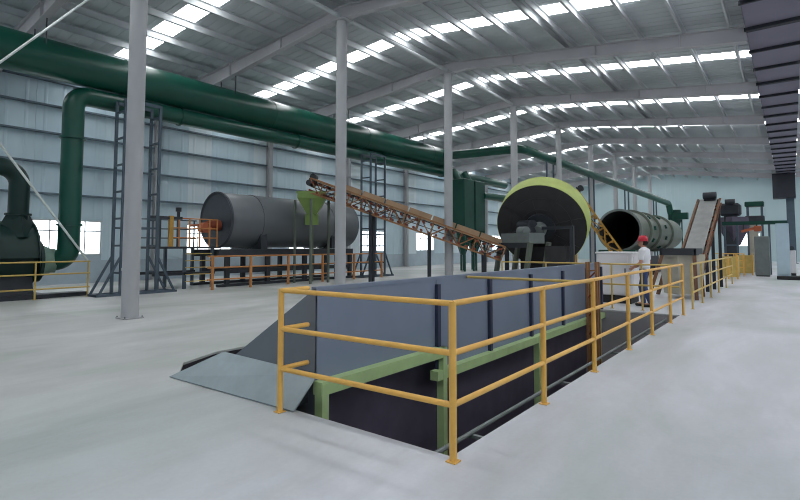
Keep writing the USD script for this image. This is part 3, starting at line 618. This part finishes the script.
# open rotary drum on the right -----------------------------------
DC = A(-7.15, 28, 2.38)
t = Thing('open_drum', 'rotary screening drum with open dark mouth and bolted grey-green shell behind the white cabinet', 'drum', base=(-7.15, 34, 0))
t.part('shell', lathe(DC, UY, [(1.02, 0), (1.07, 0), (1.07, 12.5), (1.02, 12.5), (1.02, .0)], 48), 'drum3_shell', smooth=35)
t.part('mouth_ring', ring(DC + A(0, .04, 0), UY, 1.01, 1.12, .14, 48), 'mid_steel', smooth=35)
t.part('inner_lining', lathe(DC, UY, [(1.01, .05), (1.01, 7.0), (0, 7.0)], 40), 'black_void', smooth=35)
for y in (2.2, 8.5): t.part('riding_ring', ring(DC + A(0, y, 0), UY, 1.06, 1.2, .25, 48), 'drum3_shell', smooth=35)
t.part('girth_gear', ring(DC + A(0, 4.6, 0), UY, 1.06, 1.2, .2, 48), 'drum3_shell', smooth=35)
for y in (3.3, 6.6):
    for i in range(10):
        a = i * math.pi / 5 + y; c = DC + A(0, y, 0); o = A(math.cos(a), 0, math.sin(a))
        t.part('bolted_lug', bar(c + o * 1.05, c + o * 1.17, .22, .22, up=UY), 'machine_green')
for y in (2.2, 8.5):
    t.part('roller_frame', join(boxb((DC[0] - 1.3, 28 + y - .3, 0), (DC[0] + 1.3, 28 + y + .3, .5)), boxb((DC[0] - .95, 28 + y - .25, .5), (DC[0] - .55, 28 + y + .25, 1.25)), boxb((DC[0] + .55, 28 + y - .25, .5), (DC[0] + .95, 28 + y + .25, 1.25))), 'dark_steel')
for sx in (-.95, .95): t.part('base_side', boxb((DC[0] + sx - .05, 28.2, .05), (DC[0] + sx + .05, 40, 1.0)), 'dark_steel')
t.part('apron', join(boxb((DC[0] - .9, 27.4, 1.25), (DC[0] + .9, 28.0, 1.35)), boxb((DC[0] - .85, 27.5, 0), (DC[0] - .75, 27.6, 1.25)), boxb((DC[0] + .75, 27.5, 0), (DC[0] + .85, 27.6, 1.25))), 'machine_green')

# dust collector of two tall green units, cyclone at pipe end ------
t = Thing('dust_collector', 'pair of tall dark green dust collector boxes under the pipes beside the third column', 'dust collector', base=(-16.2, 28, 0))
for y in (27.3, 28.7):
    t.part('filter_box', bevbox((-16.2, y, 4.1), (1.0, 1.25, 3.2), .04), 'machine_green')
    t.part('cone', sweep([(-16.2, y, 2.5), (-16.2, y, 1.0)], [.8, .18], 4), 'machine_green')
    t.part('riser', tube((-16.5, y, 5.7), (-16.9, y, 6.35), .22, 14), 'machine_green', smooth=35)
    for sx in (-.45, .45):
        for sy in (-.55, .55): t.part('leg', boxb((-16.2 + sx - .05, y + sy - .05, 0), (-16.2 + sx + .05, y + sy + .05, 2.55)), 'machine_green')
t.part('outlet_duct', sweep([(-15.8, 29.2, 4.8), (-15.0, 35.5, 4.8)], .24, 16), 'pipe_green', smooth=35)
t = Thing('cyclone', 'small dark green cyclone at the far end of the cross pipe', 'cyclone', base=(-8.6, 53, 0))
t.part('barrel', sweep([(-8.6, 53, 3.9), (-8.6, 53, 4.9)], .55, 20), 'machine_green', smooth=35)
t.part('cone', sweep([(-8.6, 53, 3.9), (-8.6, 53, 2.2)], [.55, .15], 20), 'machine_green', smooth=35)
t.part('inlet_box', boxb((-8.3, 52.2, 4.0), (-7.4, 52.8, 4.6)), 'machine_green')
for i in range(3):
    a = i * 2.1; t.part('leg', boxb((-8.6 + .6 * math.cos(a) - .05, 53 + .6 * math.sin(a) - .05, 0), (-8.6 + .6 * math.cos(a) + .05, 53 + .6 * math.sin(a) + .05, 4.4)), 'machine_green')

# white cabinet ------------------------------------------------------
t = Thing('white_cabinet', 'white boxy equipment cabinet on a dark plinth just left of the worker', 'cabinet', base=(-3.85, 14.95, 0))
t.part('body', bevbox((-3.85, 14.95, .8), (.92, .95, 1.16), .03), 'box_white', smooth=False)
t.part('top_cover', bevbox((-3.85, 14.95, 1.36), (.98, 1.0, .06), .02), 'box_white')
t.part('plinth', boxb((-4.22, 14.55, 0), (-3.45, 15.4, .24)), 'black_void')
t.part('door', boxb((-4.22, 14.455, .32), (-3.5, 14.475, 1.28)), 'box_white'); t.part('handle', boxb((-3.58, 14.43, .75), (-3.54, 14.455, .95)), 'mid_steel')
t.part('vent_panel', boxb((-3.392, 14.6, .35), (-3.38, 15.3, 1.25)), 'box_white')

# far right: dark elevator, gantry, screen, cabinets ----------------
t = Thing('bucket_elevator', 'dark steel bucket elevator head and casing right of the steep conveyor', 'elevator', base=(-2.95, 36.6, 0))
t.part('head', bevbox((-2.9, 36.6, 3.75), (1.1, 1.0, .75), .12), 'dark_steel')
t.part('casing', boxb((-3.2, 36.2, 0), (-2.55, 36.9, 3.4)), 'dark_steel')
t.part('hood', sweep([(-2.75, 36.6, 3.3), (-2.75, 36.6, 2.7), (-2.75, 36.6, 1.6)], [.75, .8, .3], 4), 'hopper_dark')
t.part('motor', sweep([(-3.1, 36.0, 4.2), (-2.6, 36.0, 4.2)], .16, 14), 'dark_steel', smooth=35)
t.part('boot', bevbox((-2.9, 36.6, .4), (1.1, 1.0, .8), .05), 'dark_steel')
t = Thing('pipe_gantry', 'dark green horizontal pipe on posts spanning the aisle in front of the back wall', 'pipe', base=(-1.8, 34, 0))
t.part('beam', boxb((-3.1, 33.9, 2.72), (-.15, 34.1, 2.92)), 'machine_green')
for x in (-3.0, -2.4, -.95): t.part('post', boxb((x - .05, 33.95, 0), (x + .05, 34.05, 2.72)), 'tower_steel')
t.part('lower_beam', boxb((-3.0, 33.95, 1.55), (-2.4, 34.05, 1.65)), 'tower_steel')
t = Thing('orange_hoist', 'orange hoist arm hanging under the green gantry pipe', 'hoist', base=(-1.75, 33.8, 2.3))
t.part('arm', bar((-2.2, 33.8, 2.35), (-1.5, 33.8, 2.55), .12, .14), 'orange'); t.part('trolley', bevbox((-1.45, 33.8, 2.5), (.35, .25, .3), .03), 'orange')
t.part('hanger', join(tube((-2.1, 33.9, 2.35), (-2.1, 33.95, 2.75), .03, 6), tube((-1.5, 33.9, 2.55), (-1.5, 33.95, 2.75), .03, 6)), 'dark_steel')
t = Thing('screen_stand', 'small dark screening unit on a four-legged stand above the gantry pipe', 'screen', base=(-1.7, 37, 0))
t.part('upper_box', bevbox((-1.7, 37, 4.05), (.95, .8, .3), .04), 'machine_green')
t.part('lower_box', bevbox((-1.7, 37, 3.15), (.95, .8, .4), .04), 'dark_steel')
for sx in (-.35, .35):
    for sy in (-.3, .3): t.part('leg', boxb((-1.7 + sx - .05, 37 + sy - .05, 0), (-1.7 + sx + .05, 37 + sy + .05, 4.0)), 'tower_steel')
t.part('pillar', boxb((-2.1, 36.8, 0), (-1.55, 37.2, 2.95)), 'hopper_light')
t = Thing('grey_cabinet', 'dark grey metal cabinet standing left of the tall pale blue cabinet', 'cabinet', base=(-1.2, 32, 0))
t.part('body', bevbox((-1.22, 32, 1.05), (.62, .6, 2.0), .02), 'mid_steel'); t.part('plinth', boxb((-1.5, 31.75, 0), (-.94, 32.25, .06)), 'dark_steel'); t.part('door', boxb((-1.5, 31.68, .12), (-.96, 31.7, 2.0)), 'mid_steel')
t = Thing('blue_cabinet', 'tall pale blue steel cabinet at the right edge on a black plinth', 'cabinet', base=(-.34, 29.8, 0))
t.part('body', bevbox((-.34, 29.8, 1.38), (.5, .55, 2.45), .02), 'cabinet_blue'); t.part('plinth', bevbox((-.05, 29.7, .08), (1.1, 1.0, .16), .02), 'black_void')
t.part('door', boxb((-.56, 29.5, .25), (-.12, 29.52, 2.5)), 'cabinet_blue')
t = Thing('white_pump_unit', 'small white machine with dark valves beside the tall pale blue cabinet', 'machine', base=(.02, 30.8, 0))
t.part('body', bevbox((.02, 30.9, .8), (.24, .5, 1.1), .03), 'box_white'); t.part('valve', sweep([(-.02, 30.55, 1.45), (-.02, 31.1, 1.45)], .1, 12), 'dark_steel', smooth=35); t.part('stand', boxb((-.08, 30.7, .0), (.12, 31.1, .26)), 'dark_steel')
t = Thing('valley_column', 'dark slim steel column at the right edge under the valley gutter', 'column', base=(.0, 56.5, 0))
t.part('shaft', boxb((-.28, 56.2, 0), (.3, 56.8, 5.78)), 'tower_steel'); t.part('base_plate', boxb((-.4, 56.1, 0), (.42, 56.9, .03)), 'tower_steel'); t.part('cap_plate', boxb((-.4, 56.1, 5.76), (.42, 56.9, 5.79)), 'tower_steel')
railing('end_railing', 'short yellow cross railing between the two yellow guard boxes far down the aisle', [(-3.3, 31.4), (-2.0, 31.4)], (1.15, .8, .45), [(-3.3, 31.4), (-2.85, 31.4), (-2.4, 31.4), (-2.0, 31.4)], 'rail_yellow', (-2.6, 31.4, 0))
t = Thing('guard_box', 'yellow sheet metal guard boxes with open tops far down the aisle below the gantry', 'guard box', base=(-2.3, 30, 0))
for x, y in ((-2.4, 28.6), (-2.05, 33.0)):
    t.part('panel', boxb((x - .38, y - .3, .1), (x + .38, y - .26, 1.05)), 'bin_yellow'); t.part('panel', boxb((x + .34, y - .3, .1), (x + .38, y + .5, 1.05)), 'bin_yellow'); t.part('panel', boxb((x - .38, y + .46, .1), (x + .38, y + .5, 1.05)), 'bin_yellow')
    for dx in (-.36, 0, .36): t.part('post', boxb((x + dx - .03, y - .34, 0), (x + dx + .03, y - .28, 1.15)), 'rail_yellow')

# ================================================================= THE WORKER
def figure():
    ox, oy = -3.0, 14.07
    face = unit(A(-1, .12, 0)); side = A(-face[1], face[0], 0) * -1     # side: the figure's right hand
    P = lambda fwd, rt, z: A(ox, oy, 0) + face * fwd + side * rt + UZ * z
    def hull(a, ra, b, rb):
        S = [m3.Manifold.sphere(r, 20).translate(tuple(map(float, p))) for p, r in ((a, ra), (b, rb))]
        return m3.Manifold.batch_hull(S)
    def blob(p, r, s):
        mm = m3.Manifold.sphere(1.0, 28).scale((r[0], r[1], r[2])); ang = math.degrees(math.atan2(face[1], face[0])); return mm.rotate((0, 0, ang)).translate(tuple(map(float, p)))
    def smooth(man, L, it=8):
        mm = man.refine_to_length(L).to_mesh(); tm = trimesh.Trimesh(mm.vert_properties[:, :3], mm.tri_verts, process=True)
        trimesh.smoothing.filter_taubin(tm, lamb=.5, nu=.53, iterations=it); return np.array(tm.vertices), np.array(tm.faces)
    hipR, hipL = P(0, .09, .92), P(0, -.09, .92); kR, kL = P(.12, .1, .5), P(-.02, -.1, .49); aR, aL = P(.08, .1, .09), P(-.16, -.1, .1)
    shR, shL = P(-.01, .19, 1.42), P(-.01, -.19, 1.42); eR, eL = P(-.03, .25, 1.13), P(0.0, -.25, 1.13); wR, wL = P(.2, .2, 1.05), P(.19, -.2, 1.02)
    legs = [(hipR, .088, kR, .058), (kR, .058, aR, .042), (hipL, .088, kL, .058), (kL, .058, aL, .042)]
    feet = [(aR, .045, P(.25, .11, .05), .038), (aL, .045, P(.01, -.11, .05), .038)]
    arms = [(shR, .055, eR, .042), (eR, .04, wR, .028), (shL, .055, eL, .042), (eL, .04, wL, .028)]
    torso = [blob(P(0, 0, 1.3), (.12, .185, .22), 0), blob(P(0, 0, 1.05), (.105, .155, .2), 0), blob(P(0, 0, .94), (.11, .165, .12), 0)]
    body = m3.Manifold()
    for x in torso: body = body + x
    for x in legs + feet + arms: body = body + hull(*x)
    body = body + hull(shR, .06, shL, .06) + hull(P(-.01, 0, 1.42), .055, P(.02, 0, 1.56), .05)
    head = blob(P(.03, 0, 1.64), (.098, .076, .12), 0) + blob(P(.06, 0, 1.58), (.06, .055, .055), 0) + hull(P(.125, 0, 1.65), .012, P(.142, 0, 1.615), .017) + hull(P(.118, .02, 1.572), .012, P(.118, -.02, 1.572), .012)
    for sg in (-1, 1): head = head + blob(P(.01, sg * .078, 1.63), (.025, .012, .033), 0)
    body = body + head
    for w, e, sg in ((wR, eR, 1), (wL, eL, -1)):                      # hands: palm, four fingers, thumb
        d = unit(w - e); lat = side * sg; dn = unit(np.cross(d, lat)); dn = dn if dn[2] < 0 else -dn
        p1 = w + d * .09; body = body + hull(w, .024, p1, .022) + hull(w + dn * .015, .02, p1 + dn * .03, .018)
        for k, ln in enumerate((.07, .08, .075, .06)):
            b0 = p1 + dn * (-.022 + .02 * k); m0 = b0 + d * ln * .55 - lat * .01; body = body + hull(b0, .010, m0, .009) + hull(m0, .009, m0 + d * ln * .35 - lat * .025, .008)
        th = w + d * .03 - dn * .02; body = body + hull(th, .012, th + d * .045 - dn * .03, .010)
    t = Thing('person', 'person in red hard hat, white shirt and blue jeans standing sideways by the white cabinet', 'person', base=(ox, oy, 0))
    t.part('body', smooth(body, .02, 6), 'skin', smooth=True)
    sh = m3.Manifold()
    for x in [blob(P(0, 0, 1.3), (.138, .2, .235), 0), blob(P(0, 0, 1.03), (.128, .178, .16), 0)]: sh = sh + x
    sh = sh + hull(shR, .072, shR * .35 + eR * .65, .062) + hull(shL, .072, shL * .35 + eL * .65, .062) + hull(shR, .074, shL, .074) + hull(P(0, 0, 1.2), .13, P(0, 0, .98), .13)
    t.part('shirt', smooth(sh, .025, 8), 'shirt', smooth=True)
    tr = m3.Manifold() + blob(P(0, 0, .92), (.122, .176, .13), 0)
    for a, ra, b, rb in legs: tr = tr + hull(a, ra + .014, b + (A(0, 0, .03) if rb < .05 else 0), rb + .018)
    t.part('jeans', smooth(tr, .025, 6), 'jeans', smooth=True)
    for f in feet:
        sm = m3.Manifold() + hull(f[0] - UZ * .035, .052, f[2] - UZ * .004, .045); sm = sm.trim_by_plane((0, 0, 1), .002); t.part('shoe', smooth(sm, .03, 3), 'shoe', smooth=True)
    hp = P(.02, 0, 1.69)
    hel = t.part('hard_hat', join(lathe(hp, UZ, [(.118, -.012), (.118, .03), (.108, .075), (.08, .108), (.04, .124), (.001, .128)], 28), lathe(hp + face * .02, UZ, [(.105, -.012), (.15, -.016), (.15, -.008), (.105, -.002)], 28, True)), 'helmet_red', smooth=40)
    t.part('hat_ridge', bar(hp - face * .09 + UZ * .11, hp + face * .09 + UZ * .11, .02, .04), 'helmet_red', under=hel)
    t.part('hair', smooth(blob(P(-.02, 0, 1.625), (.085, .084, .07), 0), .02, 3), 'hair', smooth=True)
    for sg in (-1, 1): t.part('eye', sweep([P(.112, sg * .03, 1.645), P(.121, sg * .03, 1.645)], .009, 8), 'hair')
figure()
